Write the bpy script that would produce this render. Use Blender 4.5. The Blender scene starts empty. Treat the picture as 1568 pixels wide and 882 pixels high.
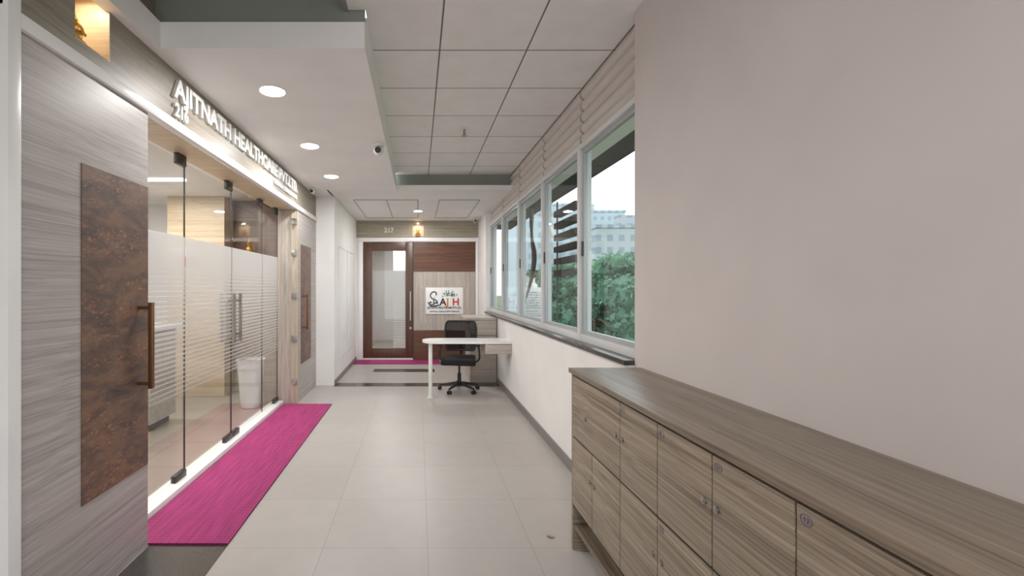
import bpy, bmesh, math, random
from mathutils import Vector, Matrix
random.seed(7)
S = bpy.context.scene
COL = S.collection
S.view_settings.view_transform = 'Standard'
S.view_settings.look = 'None'
S.view_settings.exposure = 0.0
S.view_settings.gamma = 1.09

# ------------------------------------------------------------------ materials
def lin(c):
    return tuple(((v/255)/12.92 if v/255 <= 0.04045 else ((v/255+0.055)/1.055)**2.4) for v in c)+(1,)

class N:
    def __init__(s, name):
        s.m = bpy.data.materials.new(name); s.m.use_nodes = True
        s.t = s.m.node_tree; s.b = s.t.nodes.get('Principled BSDF'); s.out = s.t.nodes.get('Material Output')
    def n(s, ty, **k):
        x = s.t.nodes.new(ty)
        for a, v in k.items(): setattr(x, a, v)
        return x
    def l(s, a, b): s.t.links.new(a, b)
    def math(s, op, a, b=None):
        x = s.n('ShaderNodeMath', operation=op)
        for i, v in enumerate((a, b)):
            if v is None: continue
            if isinstance(v, (int, float)): x.inputs[i].default_value = v
            else: s.l(v, x.inputs[i])
        return x.outputs[0]
    def coords(s, scale=(1,1,1), loc=(0,0,0), rot=(0,0,0)):
        tc = s.n('ShaderNodeTexCoord'); mp = s.n('ShaderNodeMapping')
        mp.inputs['Scale'].default_value = scale; mp.inputs['Location'].default_value = loc; mp.inputs['Rotation'].default_value = rot
        s.l(tc.outputs['Object'], mp.inputs['Vector']); return mp.outputs['Vector']
    def noise(s, vec, scale, detail=4, rough=0.5, dist=0.0):
        x = s.n('ShaderNodeTexNoise'); x.inputs['Scale'].default_value = scale
        x.inputs['Detail'].default_value = detail; x.inputs['Roughness'].default_value = rough
        x.inputs['Distortion'].default_value = dist
        s.l(vec, x.inputs['Vector']); return x.outputs['Fac']
    def ramp(s, fac, stops):
        r = s.n('ShaderNodeValToRGB'); e = r.color_ramp.elements
        while len(e) > len(stops): e.remove(e[-1])
        while len(e) < len(stops): e.new(0.5)
        for i, (p, c) in enumerate(stops):
            e[i].position = p; e[i].color = c
        s.l(fac, r.inputs['Fac']); return r.outputs['Color']
    def bump(s, h, strength=0.1, dist=0.01):
        b = s.n('ShaderNodeBump'); b.inputs['Strength'].default_value = strength; b.inputs['Distance'].default_value = dist
        s.l(h, b.inputs['Height']); s.l(b.outputs['Normal'], s.b.inputs['Normal'])
    def set(s, rough=0.5, metal=0.0, spec=None, col=None):
        s.b.inputs['Roughness'].default_value = rough; s.b.inputs['Metallic'].default_value = metal
        if spec is not None: s.b.inputs['Specular IOR Level'].default_value = spec
        if col is not None: s.b.inputs['Base Color'].default_value = col

def paint(name, c, rough=0.6, metal=0.0, var=0.03, nscale=3.0, spec=None):
    m = N(name); m.set(rough, metal, spec)
    v = m.coords(); f = m.noise(v, nscale, 3)
    a = lin(c); lo = tuple(x*(1-var) for x in a[:3])+(1,); hi = tuple(min(1, x*(1+var)) for x in a[:3])+(1,)
    m.l(m.ramp(f, [(0.3, lo), (0.7, hi)]), m.b.inputs['Base Color'])
    return m.m

def emis(name, c, st):
    m = N(name); m.b.inputs['Base Color'].default_value = c
    m.b.inputs['Emission Color'].default_value = c; m.b.inputs['Emission Strength'].default_value = st
    return m.m

def wood(name, c_dark, c_mid, c_light, axis='Y', rough=0.4, fine=130, broad=9, stretch=0.03, bump=0.04):
    m = N(name); m.set(rough)
    a, bb = 0.35*stretch, 1.0
    sc = {'X': (a, bb, bb), 'Y': (bb, a, bb), 'Z': (bb, bb, a)}[axis]
    w = m.n('ShaderNodeTexNoise'); w.inputs['Scale'].default_value = 1.3; m.l(m.coords(), w.inputs['Vector'])
    v0 = m.coords(sc)
    mx = m.n('ShaderNodeVectorMath', operation='SCALE'); m.l(w.outputs['Color'], mx.inputs[0]); mx.inputs['Scale'].default_value = 0.04
    ad = m.n('ShaderNodeVectorMath', operation='ADD'); m.l(v0, ad.inputs[0]); m.l(mx.outputs[0], ad.inputs[1])
    f1 = m.noise(ad.outputs[0], fine*1.3, 3, 0.6); f2 = m.noise(ad.outputs[0], broad*4, 4, 0.6)
    f = m.math('ADD', m.math('MULTIPLY', f1, 0.55), m.math('MULTIPLY', f2, 0.45))
    m.l(m.ramp(f, [(0.36, lin(c_dark)), (0.5, lin(c_mid)), (0.64, lin(c_light))]), m.b.inputs['Base Color'])
    m.bump(f1, bump, 0.002)
    return m.m

def tile(name, c1, c2, cm, size, ox, oy, mortar, rough, bumpn=0.0):
    m = N(name); m.set(rough)
    v = m.coords((1, 1, 1), (-ox, -oy, 0))
    b = m.n('ShaderNodeTexBrick'); b.offset = 0.0; b.squash = 1.0
    b.inputs['Scale'].default_value = 1.0; b.inputs['Brick Width'].default_value = size; b.inputs['Row Height'].default_value = size
    b.inputs['Mortar Size'].default_value = mortar; b.inputs['Mortar Smooth'].default_value = 0.05
    b.inputs['Color1'].default_value = lin(c1); b.inputs['Color2'].default_value = lin(c2); b.inputs['Mortar'].default_value = lin(cm)
    m.l(v, b.inputs['Vector'])
    f = m.noise(m.coords(), 6, 5, 0.6)
    mix = m.n('ShaderNodeMix', data_type='RGBA', blend_type='MULTIPLY'); mix.inputs['Factor'].default_value = 1
    m.l(b.outputs['Color'], mix.inputs['A']); m.l(m.ramp(f, [(0.3, (0.93, 0.93, 0.93, 1)), (0.7, (1, 1, 1, 1))]), mix.inputs['B'])
    m.l(mix.outputs['Result'], m.b.inputs['Base Color'])
    inv = m.math('SUBTRACT', 1.0, b.outputs['Fac'])
    m.bump(inv, 0.25, 0.003)
    return m.m

M = {}
M['white'] = paint('white_paint', (238, 235, 233), 0.55)
M['rwall'] = paint('warm_grey_paint', (208, 200, 197), 0.6)
M['soffit'] = paint('soffit_white', (240, 238, 237), 0.6)
M['whitegloss'] = paint('white_gloss', (240, 239, 238), 0.25)
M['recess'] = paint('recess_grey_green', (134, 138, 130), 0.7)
M['granite'] = paint('dark_granite', (66, 62, 61), 0.2, var=0.35, nscale=120)
M['skirt'] = paint('grey_skirting_stone', (120, 114, 111), 0.4, var=0.2, nscale=60)
M['floor'] = tile('floor_tile', (177, 171, 166), (172, 166, 161), (150, 144, 139), 0.6, 0.056, 2.624, 0.0022, 0.38)
M['ceil'] = tile('ceiling_tile', (240, 237, 235), (235, 232, 230), (108, 104, 101), 0.6, 0.15, 3.158, 0.0055, 0.8)
M['ceilfar'] = paint('ceiling_panel', (240, 238, 236), 0.7)
M['panel'] = wood('grey_laminate', (142, 133, 129), (166, 157, 153), (184, 176, 172), 'Y', 0.4, 110, 7, 0.04, 0.02)
M['panelup'] = wood('olive_laminate', (112, 103, 90), (132, 123, 109), (150, 141, 127), 'Y', 0.45, 110, 7, 0.04, 0.02)
M['bandX'] = wood('olive_laminate_x', (124, 115, 98), (150, 141, 121), (170, 161, 143), 'X', 0.4, 110, 7, 0.04)
M['panelX'] = wood('grey_laminate_x', (156, 144, 133), (178, 166, 155), (196, 185, 175), 'X', 0.4, 110, 7, 0.04)
M['panelZ'] = wood('grey_laminate_z', (150, 139, 130), (176, 165, 155), (196, 186, 176), 'Z', 0.4, 110, 7, 0.04)
M['walnut'] = wood('walnut_veneer', (60, 33, 20), (92, 53, 31), (118, 71, 42), 'X', 0.35, 90, 6, 0.06)
M['walnutZ'] = wood('walnut_veneer_z', (56, 36, 25), (80, 52, 36), (102, 68, 48), 'Z', 0.35, 90, 6, 0.06)
M['locker'] = wood('locker_laminate', (98, 85, 71), (138, 124, 106), (168, 154, 135), 'Y', 0.42, 100, 6, 0.05)
M['lockertop'] = wood('locker_top_laminate', (88, 76, 63), (124, 110, 94), (148, 134, 117), 'Y', 0.36, 80, 6, 0.05)
M['lockerX'] = wood('locker_end_laminate', (98, 85, 71), (138, 124, 106), (168, 154, 135), 'X', 0.42, 100, 6, 0.05)
M['gap'] = paint('dark_gap', (40, 33, 28), 0.8)
M['beigewood'] = wood('beige_veneer', (192, 168, 136), (210, 188, 156), (222, 203, 174), 'X', 0.4, 60, 5, 0.08)
M['steel'] = paint('brushed_steel', (168, 164, 158), 0.3, 1.0)
M['alu'] = paint('aluminium_white', (212, 213, 213), 0.35)
M['alu2'] = paint('aluminium_grey', (172, 176, 178), 0.35, 0.2)
M['bronze'] = paint('bronze_metal', (120, 84, 56), 0.35, 0.8)
M['brass'] = paint('champagne_metal', (196, 182, 152), 0.35, 0.4)
M['darkmetal'] = paint('dark_metal', (64, 62, 60), 0.4, 0.6)
M['black'] = paint('black_plastic', (22, 22, 24), 0.45)
M['blackfab'] = paint('black_fabric', (26, 26, 29), 0.9, var=0.3, nscale=300)
M['letters'] = paint('silver_letter', (240, 239, 237), 0.35, 0.05)
M['whitepl'] = paint('white_plastic', (230, 230, 228), 0.4)
M['louvre'] = paint('cladding_grey', (204, 197, 191), 0.55)
M['concrete'] = paint('stained_concrete', (44, 41, 45), 0.9, var=0.4, nscale=8)
M['gold'] = paint('gold_metal', (214, 170, 88), 0.35, 0.7)
M['soil'] = paint('soil', (60, 46, 34), 0.95)
M['lamp'] = emis('lamp_diffuser', (1, 0.98, 0.96, 1), 14)
M['warm'] = emis('warm_led', (1, 0.66, 0.32, 1), 9)
M['strip'] = emis('led_strip', (1, 0.98, 0.95, 1), 7)
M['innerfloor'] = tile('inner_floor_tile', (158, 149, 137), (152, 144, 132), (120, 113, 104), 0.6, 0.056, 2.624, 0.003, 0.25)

# rust panel
m = N('copper_rust_laminate'); m.set(0.45)
v = m.coords((1, 0.35, 1.0)); f = m.noise(v, 14, 8, 0.7, 0.6); g = m.noise(m.coords((1, 0.4, 1)), 85, 4, 0.7)
base = m.ramp(f, [(0.32, lin((56, 44, 41))), (0.48, lin((90, 66, 54))), (0.6, lin((116, 84, 64))), (0.72, lin((84, 69, 63)))])
mk = m.ramp(g, [(0.56, (0, 0, 0, 1)), (0.66, (0.9, 0.9, 0.9, 1))])
mk2 = m.ramp(m.noise(m.coords((1, 0.3, 1.8)), 6, 3), [(0.44, (0, 0, 0, 1)), (0.6, (1, 1, 1, 1))])
mm = m.math('MULTIPLY', mk, mk2)
mix = m.n('ShaderNodeMix', data_type='RGBA'); m.l(mm, mix.inputs['Factor']); m.l(base, mix.inputs['A']); mix.inputs['B'].default_value = lin((190, 114, 62))
m.l(mix.outputs['Result'], m.b.inputs['Base Color']); m.bump(f, 0.3, 0.004); M['rust'] = m.m

# mat
m = N('magenta_mat'); m.set(0.8)
w = m.n('ShaderNodeTexWave', wave_type='BANDS', bands_direction='X'); w.inputs['Scale'].default_value = 20; w.inputs['Distortion'].default_value = 0.4
m.l(m.coords(), w.inputs['Vector'])
w2 = m.n('ShaderNodeTexWave', wave_type='BANDS', bands_direction='Y'); w2.inputs['Scale'].default_value = 14; w2.inputs['Distortion'].default_value = 0.6
m.l(m.coords(), w2.inputs['Vector'])
n2 = m.noise(m.coords((1, 0.05, 1)), 60, 3)
f = m.math('ADD', m.math('MULTIPLY', w.outputs['Fac'], 0.25), m.math('ADD', m.math('MULTIPLY', n2, 0.5), m.math('MULTIPLY', w2.outputs['Fac'], 0.25)))
m.l(m.ramp(f, [(0.25, lin((86, 6, 52))), (0.5, lin((150, 20, 92))), (0.75, lin((190, 54, 130)))]), m.b.inputs['Base Color'])
m.bump(f, 0.6, 0.004); M['mat'] = m.m

def glassmat(name, tint, k=1.0):
    m = N(name); m.t.nodes.remove(m.b)
    tr = m.n('ShaderNodeBsdfTransparent'); tr.inputs['Color'].default_value = tint
    gl = m.n('ShaderNodeBsdfGlossy'); gl.inputs['Roughness'].default_value = 0.015
    lw = m.n('ShaderNodeLayerWeight'); lw.inputs['Blend'].default_value = 0.5
    p = m.math('POWER', lw.outputs['Facing'], 5.0)
    fac = m.math('MULTIPLY', m.math('ADD', m.math('MULTIPLY', p, 0.9), 0.04), k)
    mx = m.n('ShaderNodeMixShader'); m.l(fac, mx.inputs['Fac'])
    m.l(tr.outputs[0], mx.inputs[1]); m.l(gl.outputs[0], mx.inputs[2]); m.l(mx.outputs[0], m.out.inputs['Surface'])
    return m.m
M['glass'] = glassmat('clear_glass', (0.965, 0.975, 0.97, 1))
M['glassw'] = glassmat('window_glass', (0.93, 0.97, 0.965, 1), 0.6)

def film(name, h0, h1, pitch, dens=0.66):
    m = N(name); m.t.nodes.remove(m.b)
    tc = m.n('ShaderNodeTexCoord'); sp = m.n('ShaderNodeSeparateXYZ'); m.l(tc.outputs['Object'], sp.inputs[0])
    z = sp.outputs['Z']
    t = m.math('DIVIDE', m.math('SUBTRACT', z, h0), h1-h0)
    fr = m.math('FRACT', m.math('DIVIDE', z, pitch))
    duty = m.math('ADD', m.math('MULTIPLY', t, 1.05), 0.15)
    on = m.math('LESS_THAN', fr, duty)
    fac = m.math('ADD', m.math('MULTIPLY', on, dens), 0.06)
    tr = m.n('ShaderNodeBsdfTransparent')
    df = m.n('ShaderNodeBsdfDiffuse'); df.inputs['Color'].default_value = lin((206, 203, 201))
    tl = m.n('ShaderNodeBsdfTranslucent'); tl.inputs['Color'].default_value = lin((206, 203, 201))
    a = m.n('ShaderNodeMixShader'); a.inputs['Fac'].default_value = 0.35; m.l(df.outputs[0], a.inputs[1]); m.l(tl.outputs[0], a.inputs[2])
    mx = m.n('ShaderNodeMixShader'); m.l(fac, mx.inputs['Fac']); m.l(tr.outputs[0], mx.inputs[1]); m.l(a.outputs[0], mx.inputs[2])
    m.l(mx.outputs[0], m.out.inputs['Surface']); return m.m
M['film'] = film('frosted_film', 0.68, 1.88, 0.035)
M['film2'] = film('frosted_film_far', 0.2, 1.85, 0.05, 0.8)

m = N('mesh_fabric'); m.t.nodes.remove(m.b)
tr = m.n('ShaderNodeBsdfTransparent'); df = m.n('ShaderNodeBsdfDiffuse'); df.inputs['Color'].default_value = lin((30, 30, 33))
ck = m.n('ShaderNodeTexChecker'); ck.inputs['Scale'].default_value = 130; m.l(m.coords(), ck.inputs['Vector'])
mx = m.n('ShaderNodeMixShader'); m.l(m.math('SUBTRACT', 1.0, m.math('MULTIPLY', ck.outputs['Fac'], 0.3)), mx.inputs['Fac'])
m.l(tr.outputs[0], mx.inputs[1]); m.l(df.outputs[0], mx.inputs[2]); m.l(mx.outputs[0], m.out.inputs['Surface']); M['mesh'] = m.m

# ------------------------------------------------------------------ geometry helpers
def finish(name, bm, mat, smooth=False):
    me = bpy.data.meshes.new(name); bm.normal_update(); bm.to_mesh(me); bm.free()
    o = bpy.data.objects.new(name, me); COL.objects.link(o)
    if mat is not None: me.materials.append(mat)
    if smooth:
        for p in me.polygons: p.use_smooth = True
        try: me.set_sharp_from_angle(angle=math.radians(35))
        except Exception: pass
    return o

def addbox(bm, x0, x1, y0, y1, z0, z1, bev=0.0, seg=2):
    r = bmesh.ops.create_cube(bm, size=1.0)
    vs = r['verts']
    for v in vs:
        v.co = Vector(((x0+x1)/2+v.co.x*(x1-x0), (y0+y1)/2+v.co.y*(y1-y0), (z0+z1)/2+v.co.z*(z1-z0)))
    if bev > 0:
        es = list({e for v in vs for e in v.link_edges})
        bmesh.ops.bevel(bm, geom=es, offset=bev, segments=seg, affect='EDGES', profile=0.6)

def box(name, x0, x1, y0, y1, z0, z1, mat, bev=0.0, seg=2):
    bm = bmesh.new(); addbox(bm, x0, x1, y0, y1, z0, z1, bev, seg)
    return finish(name, bm, mat, bev > 0)

def boxes(name, lst, mat, bev=0.0):
    bm = bmesh.new()
    for b in lst: addbox(bm, *b, bev=bev)
    return finish(name, bm, mat, bev > 0)

def addcyl(bm, p0, p1, r, r2=None, seg=24):
    p0, p1 = Vector(p0), Vector(p1); d = p1-p0
    q = d.to_track_quat('Z', 'Y').to_matrix().to_4x4()
    bmesh.ops.create_cone(bm, cap_ends=True, segments=seg, radius1=r, radius2=r if r2 is None else r2, depth=d.length,
                          matrix=Matrix.Translation((p0+p1)/2) @ q)
def cyl(name, p0, p1, r, mat, r2=None, seg=24):
    bm = bmesh.new(); addcyl(bm, p0, p1, r, r2, seg); return finish(name, bm, mat, True)
def cyls(name, lst, mat, seg=16):
    bm = bmesh.new()
    for c in lst: addcyl(bm, c[0], c[1], c[2], c[3] if len(c) > 3 else None, seg)
    return finish(name, bm, mat, True)
def sph(name, c, r, mat, sc=(1, 1, 1), seg=24):
    bm = bmesh.new(); bmesh.ops.create_uvsphere(bm, u_segments=seg, v_segments=seg//2, radius=r)
    for v in bm.verts: v.co = Vector((c[0]+v.co.x*sc[0], c[1]+v.co.y*sc[1], c[2]+v.co.z*sc[2]))
    return finish(name, bm, mat, True)
def lathe(name, c, prof, mat, seg=32):
    bm = bmesh.new(); rings = []
    for r, z in prof:
        rings.append([bm.verts.new((c[0]+r*math.cos(2*math.pi*i/seg), c[1]+r*math.sin(2*math.pi*i/seg), c[2]+z)) for i in range(seg)])
    for a, b in zip(rings, rings[1:]):
        for i in range(seg): bm.faces.new((a[i], a[(i+1) % seg], b[(i+1) % seg], b[i]))
    bm.faces.new(rings[0][::-1]); bm.faces.new(rings[-1])
    return finish(name, bm, mat, True)
def tube(name, pts, r, mat, cyclic=False, res=6):
    c = bpy.data.curves.new(name, 'CURVE'); c.dimensions = '3D'; c.bevel_depth = r; c.bevel_resolution = 3; c.resolution_u = res
    s = c.splines.new('NURBS' if len(pts) > 3 else 'POLY'); s.points.add(len(pts)-1)
    for p, q in zip(s.points, pts): p.co = (*q, 1)
    if s.type == 'NURBS': s.order_u = 3; s.use_endpoint_u = not cyclic
    s.use_cyclic_u = cyclic
    o = bpy.data.objects.new(name, c); COL.objects.link(o); c.materials.append(mat); return o
def rot_e(r):
    from mathutils import Euler
    return Euler(r).to_quaternion()
def text(name, body, size, loc, rot, mat, ext=0.004, bold=0.0, align='LEFT', fit=None, spacing=1.0):
    c = bpy.data.curves.new(name, 'FONT'); c.body = body; c.size = size; c.extrude = ext; c.offset = bold; c.align_x = align
    c.space_character = spacing
    o = bpy.data.objects.new(name, c); COL.objects.link(o)
    bpy.context.view_layer.update()
    sx = fit/o.dimensions.x if fit else 1
    dg = bpy.context.evaluated_depsgraph_get()
    me = bpy.data.meshes.new_from_object(o.evaluated_get(dg))
    bpy.data.objects.remove(o)
    mt = Matrix.LocRotScale(Vector(loc), rot_e(rot), Vector((sx, 1, 1)))
    me.transform(mt); me.materials.clear(); me.materials.append(mat); me.name = name
    o = bpy.data.objects.new(name, me); COL.objects.link(o); return o
def group(name, parts, loc):
    e = bpy.data.objects.new(name, None); e.empty_display_size = 0.1; e.location = loc; COL.objects.link(e)
    inv = Matrix.Translation(-Vector(loc))
    for p in parts:
        p.parent = e; p.matrix_parent_inverse = inv
    return e
def light(name, loc, energy, size, color=(1, 0.96, 0.92), rot=(0, 0, 0), shape='DISK', sy=None, spread=math.pi):
    l = bpy.data.lights.new(name, 'AREA'); l.energy = energy; l.shape = shape; l.size = size; l.color = color; l.spread = spread
    if sy: l.size_y = sy
    o = bpy.data.objects.new(name, l); o.location = loc; o.rotation_euler = rot; COL.objects.link(o); return o

# ------------------------------------------------------------------ room shell
CH = 3.13; SO = 2.886; XW = 1.25; XL = -1.56; YB = 9.5; YR = 2.72; XR = 1.288
box('floor', -1.72, 1.30, -3.0, 9.6, -0.15, 0.0, M['floor'])
box('trim_1', -1.555, -1.10, 0.6, 5.84, 0.0, 0.0015, M['granite'])       # granite border
box('trim_2', -1.278, 1.235, 6.93, 7.18, 0.0, 0.0015, M['granite'])
box('trim_3', -0.80, 0.30, 8.12, 8.42, 0.0, 0.0015, M['granite'])
# ceilings
boxes('ceiling', [(-0.41, 1.60, -3.0, 2.70, CH, CH+0.06), (-0.31, 1.60, 2.70, 6.70, CH, CH+0.06)], M['ceil'])
box('ceiling_recess', -1.8, -0.41, -3.0, 2.72, 3.34, 3.40, M['recess'])
boxes('trim_4', [(-1.8, -0.32, 2.72, 2.78, 3.04, 3.40), (-0.44, -0.41, -3.0, 2.72, CH+0.0, 3.34)], M['recess'])
boxes('ceiling_soffit', [(-1.56, -0.31, 2.667, 6.52, SO, 3.04), (-0.36, -0.31, 2.78, 6.52, 3.04, CH),
                         (-1.58, -1.50, -1.0, 2.667, SO, 3.04)], M['soffit'])
boxes('ceiling_lobby', [(-1.30, 1.45, 6.52, 9.6, SO, SO+0.07), (-1.6, -1.28, 6.52, 7.02, SO, SO+0.07)], M['ceilfar'])
box('trim_5', -0.36, 1.45, 6.62, 6.70, SO+0.07, CH, M['recess'])
gl = []
for x in (-1.02, -0.50, 0.0, 0.34, 0.98):
    gl.append((x-0.006, x+0.006, 7.25, 9.1, SO-0.003, SO))
for y in (7.25, 9.1):
    gl.append((-1.02, 0.0, y-0.02, y+0.02, SO-0.003, SO)); gl.append((0.34, 0.98, y-0.02, y+0.02, SO-0.003, SO))
boxes('trim_6', gl, M['recess'])

# right near wall + window wall
box('wall_right', XR, 1.60, -3.0, YR, 0, 3.40, M['rwall'])
boxes('wall_window', [(XW, 1.45, YR, 8.44, 0, 1.03), (XW, 1.45, 8.44, 9.6, 0, SO), (1.37, 1.60, YR, 8.44, 2.66, CH)], M['white'])
box('windowsill', 1.225, 1.44, YR, 8.44, 1.03, 1.06, M['granite'], 0.003)
box('baseboard_window', 1.235, XW, YR, 7.10, 0, 0.09, M['skirt'])
box('baseboard_right', XR-0.012, XR, -3.0, YR, 0, 0.09, M['skirt'])

def clad(name, y0, y1):
    bm = bmesh.new(); prof = []
    n = 5; z0, z1 = 2.665, CH-0.005; hh = (z1-z0)/n
    for i in range(n):
        for k in range(7):
            t = k/6; prof.append((1.365-0.028*math.sin(math.pi*t)**0.6, z0+hh*(i+t)))
    prof = [(1.372, z0)]+prof+[(1.372, z1)]
    A = [bm.verts.new((x, y0, z)) for x, z in prof]; B = [bm.verts.new((x, y1, z)) for x, z in prof]
    for i in range(len(prof)-1): bm.faces.new((A[i], A[i+1], B[i+1], B[i]))
    bm.faces.new(A[::-1]); bm.faces.new(B)
    return finish(name, bm, M['louvre'], True)
ys = [2.60, 3.77, 4.89, 6.05, 7.22, 8.44]
parts = []
for i in range(5):
    y0 = max(ys[i], YR+0.005)
    parts.append(clad('slat_panel_%d' % i, y0+0.018, ys[i+1]-0.018))
parts.append(box('shadow_board', 1.368, 1.3695, YR+0.01, 8.43, 2.67, 3.12, M['gap']))
group('window_cladding', parts, (1.36, 5.5, 2.9))
for i in range(5):
    y0, y1 = max(ys[i], YR+0.005), ys[i+1]
    z0, z1 = 1.06, 2.66
    F = 0.028
    fr = boxes('outer_frame', [(1.32, 1.42, y0, y0+F, z0, z1), (1.32, 1.42, y1-F, y1, z0, z1),
                               (1.32, 1.42, y0+F, y1-F, z0, z0+0.055), (1.32, 1.42, y0+F, y1-F, z1-0.04, z1)], M['alu'], 0.003)
    a, b, c, d = y0+F, y1-F, z0+0.055, z1-0.04; s = 0.035
    sa = boxes('sash', [(1.345, 1.375, a, a+s, c, d), (1.345, 1.375, b-s, b, c, d), (1.345, 1.375, a+s, b-s, c, c+s), (1.345, 1.375, a+s, b-s, d-s, d)], M['alu2'], 0.002)
    g = box('pane', 1.358, 1.362, a+s, b-s, c+s, d-s, M['glassw'])
    hn = box('latch', 1.333, 1.345, b-s+0.008, b-0.008, 1.75, 1.87, M['darkmetal'], 0.002)
    group('window_%d' % (i+1), [fr, sa, g, hn], (1.37, (y0+y1)/2, 1.8))

# ------------------------------------------------------------------ left side
box('wall_left', -2.2, XL-0.04, -3.0, 1.72, 0, 3.40, M['rwall'])
box('trim_7', XL-0.1, XL+0.02, 1.72, 1.778, 0, 2.886, M['whitegloss'], 0.003)
def sidepanel(name, y0, y1, iy0, iy1, hy, hdir, mat):
    p = [box('leaf', -1.80, XL, y0, y1, 0.0, 2.50, mat),
         box('rust_inlay', XL, XL+0.004, iy0, iy1, 0.477, 2.07, M['rust'])]
    xb = XL+0.075
    p.append(box('handle_bar', xb-0.012, xb+0.012, hy-0.012, hy+0.012, 0.93, 1.41, M['bronze'], 0.003))
    p.append(boxes('handle_mounts', [(XL+0.004, xb-0.01, hy-0.01, hy+0.01, 0.95, 0.97), (XL+0.004, xb-0.01, hy-0.01, hy+0.01, 1.37, 1.39)], M['bronze']))
    return group(name, p, (XL-0.1, (y0+y1)/2, 0))
sidepanel('panel_door', 1.778, 2.644, 2.12, 2.640, 2.55, 1, M['panel'])
sidepanel('panel_door', 5.93, 7.0, 6.09, 6.66, 6.16, 1, M['panel'])
pp = [box('post', -1.80, -1.57, 5.875, 5.925, 0, 2.50, M['panelZ'], 0.003),
      boxes('strips', [(-1.625, -1.61, 5.866, 5.876, 0.02, 2.48), (-1.57, -1.55, 5.88, 5.92, 0.0, 2.48)], M['brass'])]
pp.append(boxes('hinges', [(-1.62, -1.545, 5.855, 5.87, z, z+0.08) for z in (0.25, 0.8, 1.35, 1.9, 2.3)], M['steel'], 0.003))
group('folding_door_post', pp, (-1.68, 5.9, 0))
boxes('trim_8', [(XL-0.04, XL+0.02, 1.778, 7.0, 2.50, 2.56)], M['whitegloss'], 0.003)
box('trim_9', -1.84, XL-0.04, 2.644, 5.93, 2.50, 2.56, M['beigewood'])
NY0, NY1, NZ0, NZ1 = 2.083, 2.317, 2.63, 2.95
boxes('wall_left_fascia', [(-1.84, XL, 1.72, NY0, 2.56, 3.40), (-1.84, XL, NY1, 7.0, 2.56, SO), (-1.84, XL, NY1, 2.72, SO, 3.40),
                           (-1.84, XL, NY0, NY1, 2.56, NZ0), (-1.84, XL, NY0, NY1, NZ1, 3.40), (-1.84, -1.78, NY0, NY1, NZ0, NZ1)], M['panelup'])
def idol(name, c, s):
    x, y, z = c
    P = [lathe('pedestal', (x, y, z), [(0.045*s, 0), (0.045*s, 0.012*s), (0.034*s, 0.02*s), (0.04*s, 0.03*s)], M['gold']),
         sph('body', (x, y, z+0.062*s), 0.034*s, M['gold'], (1, 1, 1.05)),
         sph('head', (x, y, z+0.112*s), 0.022*s, M['gold']),
         sph('ear_1', (x, y-0.024*s, z+0.114*s), 0.012*s, M['gold']), sph('ear_2', (x, y+0.024*s, z+0.114*s), 0.012*s, M['gold']),
         cyl('crown', (x, y, z+0.128*s), (x, y, z+0.165*s), 0.016*s, M['gold'], 0.003*s),
         sph('leg_1', (x+0.01*s, y-0.03*s, z+0.042*s), 0.016*s, M['gold'], (1.2, 1.4, 0.8)), sph('leg_2', (x+0.01*s, y+0.03*s, z+0.042*s), 0.016*s, M['gold'], (1.2, 1.4, 0.8)),
         tube('trunk', [(x+0.02*s, y, z+0.108*s), (x+0.036*s, y, z+0.09*s), (x+0.036*s, y+0.008*s, z+0.068*s), (x+0.04*s, y+0.018*s, z+0.064*s)], 0.006*s, M['gold'])]
    return group(name, P, c)
boxes('wall_left_niche', [(-1.78, XL+0.002, NY1-0.006, NY1, NZ0, NZ1), (-1.78, -1.775, NY0, NY1-0.006, NZ0, NZ1), (-1.775, XL+0.002, NY0, NY1-0.006, NZ0, NZ0+0.005)], M['beigewood'])
idol('idol_figurine', (-1.66, 2.20, NZ0+0.006), 1.2)
l1 = cyl('lens', (-1.66, 2.22, NZ1-0.006), (-1.66, 2.22, NZ1-0.001), 0.03, M['warm'])
l2 = light('glow', (-1.66, 2.2, NZ1-0.02), 1.0, 0.06, (1, 0.8, 0.56))
group('niche_light', [l1, l2], (-1.66, 2.2, NZ1))

# sign letters
R = (math.pi/2, 0, math.pi/2)
t1 = text('name_letters', 'AJITNATH HEALTHCARE PVT.LTD.', 0.175, (XL+0.012, 2.90, 2.708), R, M['letters'], 0.012, 0.0055, fit=2.95)
t2 = text('number_letters', '216', 0.115, (XL+0.010, 2.905, 2.592), R, M['letters'], 0.010, 0.003)
t3 = text('small_letters', 'CENTRAL STERILE SERVICES', 0.07, (XL+0.008, 4.95, 2.62), R, M['letters'], 0.008, 0.001, fit=0.9)
group('wall_sign', [t1, t2, t3], (XL, 4.3, 2.7))

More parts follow.
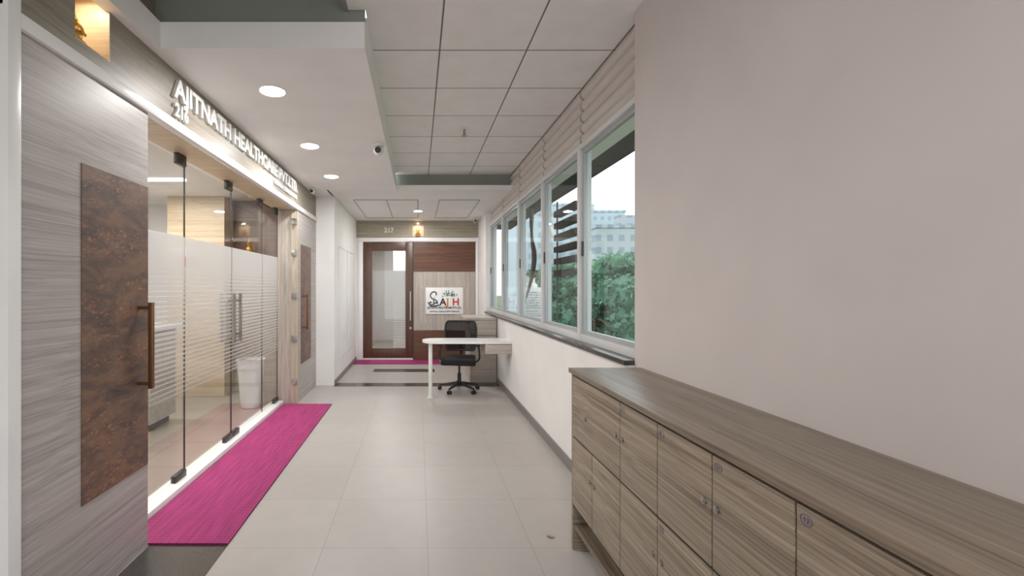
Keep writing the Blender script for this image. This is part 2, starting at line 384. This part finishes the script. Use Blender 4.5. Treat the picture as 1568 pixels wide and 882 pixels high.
# glass storefront
GX = -1.80
box('door_sill', -1.86, -1.72, 2.644, 5.86, -0.01, 0.05, M['whitegloss'], 0.003)
gy = [2.66, 3.53, 4.41, 5.28, 5.85]
for i in range(4):
    a, b = gy[i]+0.004, gy[i+1]-0.004
    P = [box('pane', GX-0.005, GX+0.005, a, b, 0.065, 2.46, M['glass']),
         box('film', GX+0.006, GX+0.0065, a, b, 0.68, 1.88, M['film']),
         boxes('polished_edge', [(GX-0.006, GX+0.007, b-0.003, b, 0.065, 2.46)], M['darkmetal'])]
    fit = []
    fit.append((GX-0.018, GX+0.018, (b-0.16) if i != 2 else a, b if i != 2 else a+0.16, 0.05, 0.10))
    fit.append((GX-0.018, GX+0.018, (b-0.12) if i != 2 else b-0.12, b, 2.42, 2.50))
    P.append(boxes('patch_fitting', fit, M['darkmetal'], 0.002))
    if i in (1, 2):
        hy = b-0.07 if i == 1 else a+0.07
        hb = []
        for sx in (GX+0.06, GX-0.06):
            hb.append((sx-0.011, sx+0.011, hy-0.012, hy+0.012, 0.97, 1.44))
        hb += [(GX-0.06, GX-0.005, hy-0.008, hy+0.008, z, z+0.02) for z in (1.03, 1.36)] + [(GX+0.0065, GX+0.06, hy-0.008, hy+0.008, z, z+0.02) for z in (1.03, 1.36)]
        P.append(boxes('pull_handle', hb, M['steel']))
    group('door_glass_%d' % (i+1), P, (GX, (a+b)/2, 0))

# interior beyond glass
box('floor_office', -5.2, -1.72, 0.8, 7.2, -0.15, -0.002, M['innerfloor'])
box('ceiling_office', -5.2, -1.84, 0.8, 7.2, 2.75, 2.82, M['soffit'])
boxes('wall_office', [(-5.3, -5.2, 0.8, 7.2, 0, 2.82), (-5.2, -2.2, 0.7, 0.8, 0, 2.82), (-5.2, -1.80, 7.05, 7.15, 0, 2.82)], M['white'])
boxes('wall_office_veneer', [(-3.45, -2.665, 6.30, 7.04, 0, 2.745)], M['beigewood'])
boxes('wall_office_walnut', [(-2.66, -1.82, 6.60, 7.04, 1.9, 2.745)], M['walnut'])
boxes('wall_office_laminate', [(-2.66, -1.82, 6.62, 7.04, 0, 1.9)], M['panelX'])
P = [box('body', -4.6, -2.75, 4.7, 5.2, 0.08, 1.05, M['panelX'], 0.004), box('top', -4.65, -2.70, 4.6, 5.25, 1.05, 1.09, M['whitegloss'], 0.006),
     box('plinth', -4.55, -2.8, 4.75, 5.15, 0, 0.08, M['gap']), box('led', -4.55, -2.8, 4.735, 4.75, 0.03, 0.06, M['warm'])]
group('reception_counter', P, (-3.6, 4.95, 0))
P = [lathe('pot', (-2.10, 5.75, 0), [(0.11, 0), (0.12, 0.02), (0.165, 0.56), (0.175, 0.60), (0.16, 0.60), (0.155, 0.55)], M['whitegloss']),
     cyl('soil', (-2.10, 5.75, 0.55), (-2.10, 5.75, 0.56), 0.15, M['soil'])]
group('planter_pot', P, (-2.10, 5.75, 0))
P = [box('frame', -3.35, -3.05, 6.28, 6.299, 1.75, 2.05, M['whitepl'], 0.004), box('picture', -3.32, -3.08, 6.275, 6.28, 1.78, 1.92, paint('poster_red', (196, 60, 50)))]
group('framed_poster', P, (-3.2, 6.29, 1.9))
idol('idol_figurine', (-2.36, 6.42, 1.931), 1.6)
box('idol_shelf', -2.5, -2.2, 6.32, 6.599, 1.905, 1.93, M['walnut'], 0.002)
for (lx, ly) in ((-2.8, 3.2), (-3.2, 5.3)):
    P = [box('diffuser', lx-0.5, lx+0.5, ly-0.04, ly+0.04, 2.735, 2.75, M['strip']),
         light('lamp', (lx, ly, 2.72), 46, 1.0, (1, 0.95, 0.89), shape='RECTANGLE', sy=0.1)]
    group('linear_ceiling_light', P, (lx, ly, 2.74))

# far pilaster and left lobby wall
boxes('wall_lobby_left', [(-1.80, -1.278, 7.0, 9.6, 0, SO)], M['white'])
box('baseboard_lobby', -1.278, -1.266, 7.0, 9.46, 0, 0.08, M['skirt'])
boxes('trim_10', [(-1.278, -1.272, 7.35, 7.36, 0.35, 2.15), (-1.278, -1.272, 8.25, 8.26, 0.35, 2.15), (-1.278, -1.272, 9.15, 9.16, 0.35, 2.15),
                  (-1.278, -1.272, 7.35, 9.16, 2.15, 2.16), (-1.278, -1.272, 7.35, 9.16, 0.34, 0.35)], paint('panel_line', (200, 198, 197)))
P = [box('plate', -1.278, -1.268, 7.75, 7.87, 0.62, 0.74, M['whitepl'], 0.003), box('rocker', -1.268, -1.264, 7.78, 7.84, 0.65, 0.71, M['whitegloss'], 0.001)]
group('wall_switch', P, (-1.27, 7.8, 0.7))

# ------------------------------------------------------------------ back wall
boxes('wall_back', [(-1.278, -1.23, YB, YB+0.1, 0, 2.53), (-0.10, 1.25, YB+0.03, YB+0.1, 0, 2.45), (-1.278, 1.25, YB+0.03, YB+0.1, 2.45, SO)], M['white'])
nx0, nx1, nz0, nz1 = -0.11, 0.12, 2.56, 2.81
boxes('trim_11', [(-1.278, nx0, YB-0.01, YB+0.03, 2.53, SO), (nx1, 1.25, YB-0.01, YB+0.03, 2.53, SO), (nx0, nx1, YB-0.01, YB+0.03, 2.53, nz0), (nx0, nx1, YB-0.01, YB+0.03, nz1, SO)], M['bandX'])
box('wall_back_niche', nx0, nx1, YB+0.024, YB+0.03, nz0, nz1, M['beigewood'])
idol('idol_figurine', (0.0, YB-0.035, nz0+0.002), 1.1).rotation_euler = (0, 0, -math.pi/2)
P = [cyl('lens', (0, YB-0.035, nz1+0.02), (0, YB-0.03, nz1+0.005), 0.02, M['warm']), light('glow', (0, YB-0.06, nz1-0.0), 1.0, 0.05, (1, 0.85, 0.64), rot=(-0.2, 0, 0))]
group('niche_light', P, (0, YB-0.03, nz1))
t = text('digits', '217', 0.13, (-0.70, YB-0.018, 2.645), (math.pi/2, 0, 0), M['whitepl'], 0.006, 0.003)
group('number_sign', [t], (-0.6, YB, 2.7))
boxes('trim_12', [(-1.23, -1.14, YB-0.03, YB+0.06, 0, 2.45), (-1.23, 1.25, YB-0.03, YB+0.06, 2.45, 2.53), (1.195, 1.245, YB-0.03, YB+0.05, 0, 2.45)], M['whitegloss'], 0.003)
P = [boxes('leaf', [(-1.135, -0.95, YB-0.01, YB+0.035, 0.04, 2.44), (-0.26, -0.105, YB-0.01, YB+0.035, 0.04, 2.44),
                    (-0.95, -0.26, YB-0.01, YB+0.035, 0.04, 0.24), (-0.95, -0.26, YB-0.01, YB+0.035, 2.26, 2.44)], M['walnutZ'], 0.002),
     box('glazing', -0.95, -0.26, YB+0.008, YB+0.014, 0.24, 2.26, M['glass']),
     box('film', -0.95, -0.26, YB+0.016, YB+0.0165, 0.45, 1.85, M['film2']),
     boxes('pull_handle', [(-0.165, -0.145, YB-0.07, YB-0.05, 0.82, 1.42), (-0.163, -0.147, YB-0.05, YB-0.01, 0.88, 0.90), (-0.163, -0.147, YB-0.05, YB-0.01, 1.34, 1.36)], M['steel']),
     cyl('lock', (-0.155, YB-0.02, 0.66), (-0.155, YB-0.01, 0.66), 0.025, M['steel']),
     box('threshold', -1.135, -0.105, YB-0.02, YB+0.05, 0, 0.035, M['whitegloss'])]
group('door_1', P, (-0.62, YB, 0))
P = [box('upper', -0.09, 1.19, YB-0.005, YB+0.03, 1.835, 2.44, M['walnut']), box('middle', -0.09, 1.19, YB-0.005, YB+0.03, 0.615, 1.825, M['panelZ']),
     box('lower', -0.09, 1.19, YB-0.005, YB+0.03, 0.0, 0.605, M['walnut']), box('reveal', -0.103, -0.092, YB-0.003, YB+0.03, 0, 2.44, M['gap'])]
group('wall_back_panelling', P, (0.55, YB, 0))
sx0, sx1, sz0, sz1 = 0.16, 0.935, 0.95, 1.50; yf = YB-0.024
cR = paint('logo_red', (190, 40, 40)); cG = paint('logo_green', (70, 130, 80)); cO = paint('logo_orange', (214, 130, 40)); cB = paint('logo_ink', (38, 40, 46)); cT = paint('logo_teal', (50, 120, 128))
P = [box('board', sx0, sx1, YB-0.022, YB-0.006, sz0, sz1, M['whitegloss'], 0.003)]
RX = (math.pi/2, 0, 0)
P.append(text('letter_a', 'A', 0.2, (0.45, yf, 1.135), RX, cB, 0.001, 0.006)); P.append(text('letter_j', 'J', 0.2, (0.59, yf, 1.135), RX, cO, 0.001, 0.006))
P.append(text('letter_h', 'H', 0.2, (0.71, yf, 1.135), RX, cR, 0.001, 0.006))
P.append(text('name', 'AJITNATH HEALTHCARE PVT.LTD.', 0.066, (0.19, yf, 1.06), RX, cB, 0.001, 0.002, fit=0.71))
P.append(text('tagline', 'CENTRAL STERILE SUPPLY SERVICES', 0.04, (0.24, yf, 0.99), RX, cB, 0.001, 0.001, fit=0.62))
P.append(tube('snake', [(0.24, yf, 1.13), (0.34, yf, 1.16), (0.42, yf, 1.22), (0.30, yf, 1.26), (0.24, yf, 1.33), (0.30, yf, 1.42), (0.40, yf, 1.40), (0.37, yf, 1.34)], 0.011, cB))
P.append(tube('bowl', [(0.21, yf, 1.20), (0.25, yf, 1.12), (0.36, yf, 1.11), (0.44, yf, 1.14)], 0.013, cB))
P.append(cyls('figures', [((0.26, yf+0.001, 1.19), (0.26, yf-0.001, 1.19), 0.022), ((0.33, yf+0.001, 1.20), (0.33, yf-0.001, 1.20), 0.018), ((0.395, yf+0.001, 1.18), (0.395, yf-0.001, 1.18), 0.02)], cB))
P.append(tube('stem', [(0.33, yf, 1.13), (0.32, yf, 1.22), (0.345, yf, 1.30)], 0.006, cT))
lf = []
for i in range(60):
    a = random.uniform(0, math.pi); r = random.uniform(0.03, 0.13)
    lf.append(((0.66+1.3*r*math.cos(a), yf+0.001, 1.31+r*math.sin(a)), (0.66+1.3*r*math.cos(a), yf-0.001, 1.31+r*math.sin(a)), random.uniform(0.007, 0.014)))
P.append(cyls('tree_leaves', lf[:30], cG, 10)); P.append(cyls('tree_leaves_2', lf[30:], cT, 10))
group('logo_signboard', P, (0.55, YB-0.02, 1.2))
box('floor_back_room', -1.3, 1.3, 9.6, 13, -0.15, 0.0, M['innerfloor'])
boxes('wall_back_room', [(-1.4, -1.3, 9.6, 13, 0, 2.9), (0.6, 0.7, 9.6, 13, 0, 2.9), (-1.3, 0.6, 13, 13.1, 0, 2.9)], M['rwall'])
box('ceiling_back_room', -1.4, 0.7, 9.6, 13.1, 2.75, 2.85, M['recess'])
boxes('trim_13', [(-0.60, -0.28, 11.2, 11.3, 0, 2.75)], M['whitegloss'])
P = [box('diffuser', -0.95, -0.6, 10.8, 11.1, 2.735, 2.75, M['strip']), light('lamp', (-0.78, 10.95, 2.72), 36, 0.3)]
group('square_ceiling_light', P, (-0.78, 10.95, 2.74))

# mats
box('runner_mat', -1.715, -1.10, 2.65, 5.85, 0.002, 0.014, M['mat'], 0.003)
box('runner_mat.001', -1.26, 0.44, 8.93, 9.44, 0.0, 0.012, M['mat'], 0.003)

# ------------------------------------------------------------------ lockers
X0 = 0.878; P = []; XB = 1.272
edges = [2.60, 1.99, 1.68, 1.368, 1.065, 0.755, 0.445, 0.135, -0.175]
P.append(box('top', X0-0.012, XR-0.003, -0.20, 2.635, 1.006, 1.032, M['lockertop'], 0.002))
P.append(box('carcass', X0+0.022, XB, -0.19, 2.60, 0.265, 1.006, M['gap']))
P.append(boxes('end_panels', [(X0+0.002, XB, 2.602, 2.622, 0, 1.006), (X0+0.002, XB, -0.20, -0.19, 0, 1.006)], M['lockerX']))
P.append(boxes('supports', [(X0+0.03, 1.24, y-0.01, y+0.01, 0.0, 0.265) for y in (1.68, 0.755)], M['lockerX']))
P.append(box('shoe_shelf', X0+0.01, 1.23, -0.18, 2.60, 0.13, 0.15, M['lockertop']))
P.append(box('back_board', 1.235, 1.25, -0.18, 2.60, 0.0, 0.265, M['locker']))
dr = []; low = [2.60, 2.31] + edges[1:]
g = 0.0035
for a, b in zip(edges, edges[1:]): dr.append((X0, X0+0.018, b+g, a-g, 0.655, 0.992))
for a, b in zip(low, low[1:]): dr.append((X0, X0+0.018, b+g, a-g, 0.268, 0.645))
P.append(boxes('doors', dr, M['locker'], 0.0015))
P.append(box('mid_rail', X0+0.004, X0+0.022, -0.19, 2.60, 0.645, 0.655, M['gap']))
ks = []
def lock(y, z):
    ks.append(((X0-0.006, y, z), (X0+0.001, y, z), 0.011)); ks.append(((X0-0.008, y, z), (X0-0.005, y, z), 0.006))
lock(2.03, 0.84); lock(2.40, 0.80)
for i, a in enumerate(edges[1:-1]):
    b = edges[i+2]
    lock(a-0.025 if i % 2 == 0 else b+0.035, 0.84)
for i, (a, b) in enumerate(zip(low, low[1:])):
    lock(a-0.03 if i % 2 else b+0.03, 0.50)
P.append(cyls('locks', ks, M['steel'], 20))
ink = paint('marker_ink', (60, 58, 110))
RL = (math.pi/2, 0, -math.pi/2)
def num(s, ya, z):
    y = ya-0.03
    P.append(tube('ring', [(X0-0.0005, y+0.017*math.cos(t*math.pi/4), z+0.013*math.sin(t*math.pi/4)) for t in range(8)], 0.0006, ink, True))
    P.append(text('number', s, 0.018, (X0-0.0006, y+0.009, z-0.006), RL, ink, 0.0002, 0.0))
num('8', 1.68, 0.965); num('51', 1.368, 0.965); num('12', 1.065, 0.965); num('14', 0.755, 0.965)
num('13', 1.68, 0.62); num('9', 1.99, 0.965); num('15', 1.368, 0.62)
group('shoe_locker_cabinet', P, (1.07, 1.2, 0))

# ------------------------------------------------------------------ wood unit, desk, chair
P = [box('body', 0.82, 1.232, 7.20, 7.95, 0.0, 0.99, M['panelX'], 0.002), box('top', 0.74, 1.235, 7.18, 8.05, 0.99, 1.02, M['panelX'], 0.003),
     box('joint', 0.82, 1.232, 7.197, 7.20, 0.74, 0.746, M['gap'])]
group('side_cabinet', P, (1.03, 7.5, 0))

bm = bmesh.new(); pts = []
yc, hr = 6.30, 0.20
for i in range(17):
    a = math.pi/2 + math.pi*i/16
    pts.append((0.26+0.2*math.cos(a), yc+hr*math.sin(a)))
pts = pts + [(1.248, yc-hr), (1.248, yc+hr)]
vs = [bm.verts.new((x, y, 0.745)) for x, y in pts]
f = bm.faces.new(vs); r = bmesh.ops.extrude_face_region(bm, geom=[f])
for v in r['geom']:
    if isinstance(v, bmesh.types.BMVert): v.co.z += 0.035
bmesh.ops.recalc_face_normals(bm, faces=bm.faces)
P = [finish('top', bm, M['whitegloss'], True),
     cyl('leg', (0.17, 6.22, 0.01), (0.17, 6.22, 0.745), 0.027, M['whitepl']), cyl('foot', (0.17, 6.22, 0), (0.17, 6.22, 0.012), 0.045, M['whitepl']),
     box('drawer_box', 0.90, 1.248, 6.09, 6.50, 0.61, 0.744, M['panelX'], 0.003), box('drawer_line', 0.91, 1.24, 6.088, 6.09, 0.735, 0.739, M['gap'])]
group('desk', P, (0.65, 6.3, 0))

def chair(loc, rz):
    P = []
    arms = []; cas = []
    for i in range(5):
        a = math.radians(90+72*i+12); dx, dy = math.cos(a), math.sin(a)
        arms.append(((0.02*dx, 0.02*dy, 0.115), (0.29*dx, 0.29*dy, 0.075), 0.024, 0.015))
        px, py = -dy, dx
        cx, cy = 0.29*dx, 0.29*dy
        cas.append(((cx+px*0.008, cy+py*0.008, 0.027), (cx+px*0.026, cy+py*0.026, 0.027), 0.027))
        cas.append(((cx-px*0.008, cy-py*0.008, 0.027), (cx-px*0.026, cy-py*0.026, 0.027), 0.027))
        cas.append(((cx, cy, 0.03), (cx, cy, 0.075), 0.009))
    P.append(cyls('star_base', arms, M['black'])); P.append(cyls('casters', cas, M['black'], 20))
    P.append(cyls('column', [((0, 0, 0.07), (0, 0, 0.26), 0.03, 0.028), ((0, 0, 0.26), (0, 0, 0.40), 0.016)], M['black']))
    P.append(boxes('tilt_mechanism', [(-0.09, 0.09, -0.10, 0.14, 0.385, 0.42)], M['black'], 0.01))
    bm = bmesh.new(); addbox(bm, -0.25, 0.25, -0.24, 0.23, 0.42, 0.50, 0.035, 4)
    for v in bm.verts:
        if v.co.y < -0.15: v.co.z -= (abs(v.co.y)-0.15)*0.35
        v.co.x *= 1-0.12*max(0, v.co.y/0.23)
    P.append(finish('seat', bm, M['blackfab'], True))
    def bp(u, v):
        w = 0.205+0.03*math.sin(v*math.pi*0.8)
        x = w*u; z = 0.56+0.43*v
        y = 0.24+0.055*v - 0.045*u*u + 0.02*math.sin(v*math.pi)
        if v > 0.85 and abs(u) > 0.8: x *= 1-0.06*(v-0.85)/0.15
        return Vector((x, y, z))
    bm = bmesh.new(); G = [[bm.verts.new(bp(-1+2*i/16, j/14)) for i in range(17)] for j in range(15)]
    for j in range(14):
        for i in range(16): bm.faces.new((G[j][i], G[j][i+1], G[j+1][i+1], G[j+1][i]))
    P.append(finish('mesh_back', bm, M['mesh'], True))
    loop = [bp(-1, j/6) for j in range(7)]+[bp(-1+2*i/6, 1) for i in range(1, 7)]+[bp(1, 1-j/6) for j in range(1, 7)]+[bp(1-2*i/6, 0) for i in range(1, 6)]
    P.append(tube('back_frame', loop, 0.014, M['black'], True))
    P.append(tube('lumbar_bar', [bp(-1, .3)+Vector((0, .02, 0)), bp(-.5, .28)+Vector((0, .03, 0)), bp(.5, .28)+Vector((0, .03, 0)), bp(1, .3)+Vector((0, .02, 0))], 0.012, M['black']))
    P.append(tube('back_stem', [(0, 0.10, 0.40), (0, 0.27, 0.40), (0, 0.31, 0.50), (0, 0.30, 0.68)], 0.022, M['black']))
    for sx in (-1, 1):
        P.append(tube('arm_support', [(sx*0.20, 0.02, 0.41), (sx*0.29, 0.02, 0.43), (sx*0.29, 0.03, 0.55), (sx*0.275, 0.04, 0.65)], 0.014, M['black']))
        P.append(box('arm_pad', sx*0.275-0.03, sx*0.275+0.03, -0.10, 0.15, 0.65, 0.68, M['black'], 0.012, 3))
    e = bpy.data.objects.new('office_chair', None); COL.objects.link(e)
    for p in P: p.parent = e
    e.location = loc; e.rotation_euler = (0, 0, rz)
chair((0.60, 6.64, 0), math.radians(-10))

# ------------------------------------------------------------------ ceiling fittings
def downlight(x, y, z, r=0.085, en=22):
    P = [lathe('rim', (x, y, z-0.006), [(r+0.012, 0), (r+0.014, 0.005), (r-0.01, 0.006)], M['whitegloss']),
         cyl('diffuser', (x, y, z-0.008), (x, y, z-0.003), r, M['lamp']),
         light('lamp', (x, y, z-0.012), en, r*2, (1, 0.97, 0.94))]
    group('downlight', P, (x, y, z))
downlight(-1.03, 3.24, SO, en=19); downlight(-1.06, 4.49, SO, en=19); downlight(-1.08, 5.72, SO, en=19)
downlight(0.0, 8.30, SO, 0.075, 28)
downlight(0.0, -0.8, CH, 0.085, 22); downlight(0.0, -2.2, CH, 0.085, 22)  # unseen pair behind the camera, added to brighten the near end
def cctv(x, y, z, s):
    P = [cyl('base', (x, y, z-0.02*s), (x, y, z-0.001), 0.045*s, M['whitepl']), sph('body', (x, y, z-0.05*s), 0.038*s, M['whitepl'], (1, 1.1, 1)),
         cyl('lens', (x-0.0, y-0.045*s, z-0.055*s), (x, y-0.02*s, z-0.05*s), 0.024*s, M['black'])]
    group('security_camera', P, (x, y, z))
cctv(-0.385, 4.45, SO, 1.25); cctv(-1.48, 6.40, SO, 0.9); cctv(1.15, 9.2, SO, 1.0)
x, y = 0.477, 4.71
P = [cyl('plate', (x, y, CH-0.008), (x, y, CH), 0.042, M['whitepl']), cyl('stem', (x, y, CH-0.05), (x, y, CH-0.008), 0.012, M['steel']),
     cyl('bulb', (x, y, CH-0.075), (x, y, CH-0.05), 0.006, cR), cyl('deflector', (x, y, CH-0.08), (x, y, CH-0.076), 0.030, M['steel']),
     boxes('frame_arms', [(x-0.016, x-0.012, y-0.003, y+0.003, CH-0.077, CH-0.045), (x+0.012, x+0.016, y-0.003, y+0.003, CH-0.077, CH-0.045)], M['steel'])]
group('fire_sprinkler', P, (x, y, CH))
P = [lathe('ring', (0.795, 2.74, 0), [(0.022, 0), (0.022, 0.004), (0.012, 0.006)], M['steel']), cyl('plug', (0.795, 2.74, 0.001), (0.795, 2.74, 0.007), 0.01, M['gold'])]
group('floor_socket_cap', P, (0.795, 2.74, 0))

# ------------------------------------------------------------------ exterior
box('ground_outside', 1.7, 400, -60, 500, -7.2, -7.0, paint('grass_ground', (96, 112, 78), 0.95, var=0.2, nscale=0.2))
boxes('exterior_overhang', [(1.605, 1.98, YR, 9.8, 2.74, 2.86)], M['concrete'])
boxes('exterior_ledge', [(1.46, 2.35, YR+0.01, 9.8, 0.78, 0.88)], M['concrete'])
P = [box('housing', 1.85, 2.15, 7.9, 8.55, 0.93, 1.50, M['whitepl'], 0.02), boxes('feet', [(1.85, 2.15, 8.0, 8.05, 0.88, 0.93), (1.85, 2.15, 8.4, 8.45, 0.88, 0.93)], M['darkmetal']),
     lathe('fan_top', (2.0, 8.22, 1.50), [(0.14, 0), (0.14, 0.05), (0.10, 0.08), (0.10, 0.15), (0.13, 0.17)], M['whitepl']),
     boxes('grille', [(1.87, 2.13, 7.892, 7.90, 1.0+0.045*i, 1.02+0.045*i) for i in range(10)], M['alu2'])]
group('air_conditioner_condenser', P, (2.0, 8.2, 0.9))
sl = [(1.97, 2.08, 5.75, 6.65, 1.66+0.17*i, 1.74+0.17*i) for i in range(6)]
P = [boxes('slats', sl, M['concrete']), boxes('posts', [(2.01, 2.03, 5.75, 5.77, 0.88, 2.74), (2.01, 2.03, 6.63, 6.65, 0.88, 2.74)], M['darkmetal'])]
group('exterior_louvre_screen', P, (2.02, 6.3, 0.88))
P = [tube('pipe_%d' % k, [(1.75+0.03*k, 7.1+0.05*k, 2.74), (1.76, 7.15, 2.3), (1.9, 7.3+0.1*k, 2.0), (1.8, 7.35, 1.5), (1.85, 7.9, 1.3)], 0.022, M['black']) for k in range(3)]
group('refrigerant_pipes', P, (1.8, 7.3, 2.7))

leafm = N('leaf_green'); leafm.set(0.7)
oi = leafm.n('ShaderNodeObjectInfo'); nz = leafm.noise(leafm.coords(), 0.9, 3)
ff = leafm.math('ADD', leafm.math('MULTIPLY', nz, 0.8), leafm.math('MULTIPLY', oi.outputs['Random'], 0.25))
leafm.l(leafm.ramp(ff, [(0.3, lin((32, 68, 54))), (0.55, lin((60, 104, 80))), (0.8, lin((96, 136, 104)))]), leafm.b.inputs['Base Color'])
bark = paint('bark', (92, 78, 64), 0.95)
def treemesh(seed, h):
    rnd = random.Random(seed); bm = bmesh.new()
    cl = []
    for i in range(46):
        a = rnd.uniform(0, 6.283); rr = rnd.uniform(0, 1)**0.6*2.6; zz = rnd.uniform(-2.6, 2.4)
        k = math.sqrt(max(0.08, 1-(zz/2.9)**2)); cl.append(Vector((rr*k*math.cos(a), rr*k*math.sin(a), h-2.6+zz)))
    for c in cl:
        R = rnd.uniform(0.5, 0.95)
        for j in range(150):
            d = Vector((rnd.gauss(0, 1), rnd.gauss(0, 1), rnd.gauss(0, 1))).normalized()*R*rnd.uniform(0.55, 1.05); d.z *= 0.8
            p = c+d; s = rnd.uniform(0.09, 0.19)
            u = Vector((rnd.gauss(0, 1), rnd.gauss(0, 1), rnd.gauss(0, 1))).normalized(); w = u.orthogonal().normalized()
            bm.faces.new([bm.verts.new(p-u*s), bm.verts.new(p+w*s*0.6), bm.verts.new(p+u*s), bm.verts.new(p-w*s*0.6)])
        bmesh.ops.create_icosphere(bm, subdivisions=1, radius=R*0.7, matrix=Matrix.Translation(c))
    nf = len(bm.faces)
    addcyl(bm, (0, 0, 0), (0, 0, h-2.5), 0.28, 0.14, 10)
    for c in cl[:8]: addcyl(bm, (0, 0, h-4.6), c, 0.09, 0.03, 6)
    bm.faces.ensure_lookup_table()
    for f in bm.faces[nf:]: f.material_index = 1
    me = bpy.data.meshes.new('tree_mesh'); bm.to_mesh(me); bm.free(); me.materials.append(leafm.m); me.materials.append(bark); return me
TM = [treemesh(s, h) for s, h in ((1, 10.0), (2, 9.4), (3, 10.6))]
rnd = random.Random(5)
k = 0
for row, (off, n) in enumerate(((0, 13), (7, 13))):
    for i in range(n):
        t = i/(n-1)
        yy = 16+t*52+rnd.uniform(-1, 1); xx = 9.5+row*6+t*9+rnd.uniform(-1, 1)
        o = bpy.data.objects.new('tree', TM[k % 3]); COL.objects.link(o); k += 1
        o.location = (xx, yy, -7.0); s = rnd.uniform(0.88, 0.96)+row*0.05+t*0.12; o.scale = (s, s, s); o.rotation_euler = (0, 0, rnd.uniform(0, 6))
def bldmat(name, c, cw):
    m = N(name); m.set(0.9)
    b = m.n('ShaderNodeTexBrick'); b.offset = 0; b.inputs['Scale'].default_value = 1; b.inputs['Brick Width'].default_value = 3.0; b.inputs['Row Height'].default_value = 3.2
    b.inputs['Mortar Size'].default_value = 0.75; b.inputs['Mortar Smooth'].default_value = 0.0
    b.inputs['Color1'].default_value = lin(cw); b.inputs['Color2'].default_value = lin(cw); b.inputs['Mortar'].default_value = lin(c)
    m.l(m.coords((1, 1, 1), rot=(math.pi/2, 0, 0)), b.inputs['Vector']); m.l(b.outputs['Color'], m.b.inputs['Base Color'])
    return m.m
bA = bldmat('hazy_facade', (184, 198, 208), (156, 174, 188)); bB = bldmat('hazy_grey_facade', (166, 174, 180), (134, 148, 158))  # distance haze is mixed into both facade colours, pale and bluish
def bld(x, y, w, d, h, mat):
    P = [box('block', x, x+w, y, y+d, -7, h, mat), boxes('parapet', [(x-0.3, x+w+0.3, y-0.3, y+d+0.3, h, h+0.8)], mat),
         boxes('roof_tanks', [(x+w*0.3, x+w*0.5, y+2, y+5, h+0.8, h+3.6)], mat)]
    group('apartment_building', P, (x+w/2, y+d/2, -7))
bld(46, 118, 22, 20, 17, bB); bld(30, 140, 14, 18, 24, bA); bld(42, 175, 18, 20, 33, bA); bld(70, 130, 22, 20, 15, bB); bld(62, 190, 24, 20, 33, bA)

# ------------------------------------------------------------------ world + camera
w = bpy.data.worlds.new('overcast_sky'); S.world = w; w.use_nodes = True
nt = w.node_tree; bg = nt.nodes['Background']
tc = nt.nodes.new('ShaderNodeTexCoord'); sp = nt.nodes.new('ShaderNodeSeparateXYZ'); rp = nt.nodes.new('ShaderNodeValToRGB')
nt.links.new(tc.outputs['Generated'], sp.inputs[0]); nt.links.new(sp.outputs['Z'], rp.inputs['Fac']); nt.links.new(rp.outputs['Color'], bg.inputs['Color'])
rp.color_ramp.elements[0].color = (0.90, 0.93, 0.96, 1); rp.color_ramp.elements[1].color = (0.96, 0.98, 1.0, 1)
bg.inputs['Strength'].default_value = 2.35

cam = bpy.data.cameras.new('camera'); co = bpy.data.objects.new('camera', cam); COL.objects.link(co)
co.location = (0, 0, 1.49); co.rotation_euler = (math.pi/2, 0, 0)
cam.sensor_width = 36; cam.lens = 36*701/1568; cam.shift_x = 0.5-640/1568; cam.clip_start = 0.02; cam.clip_end = 1000
S.camera = co
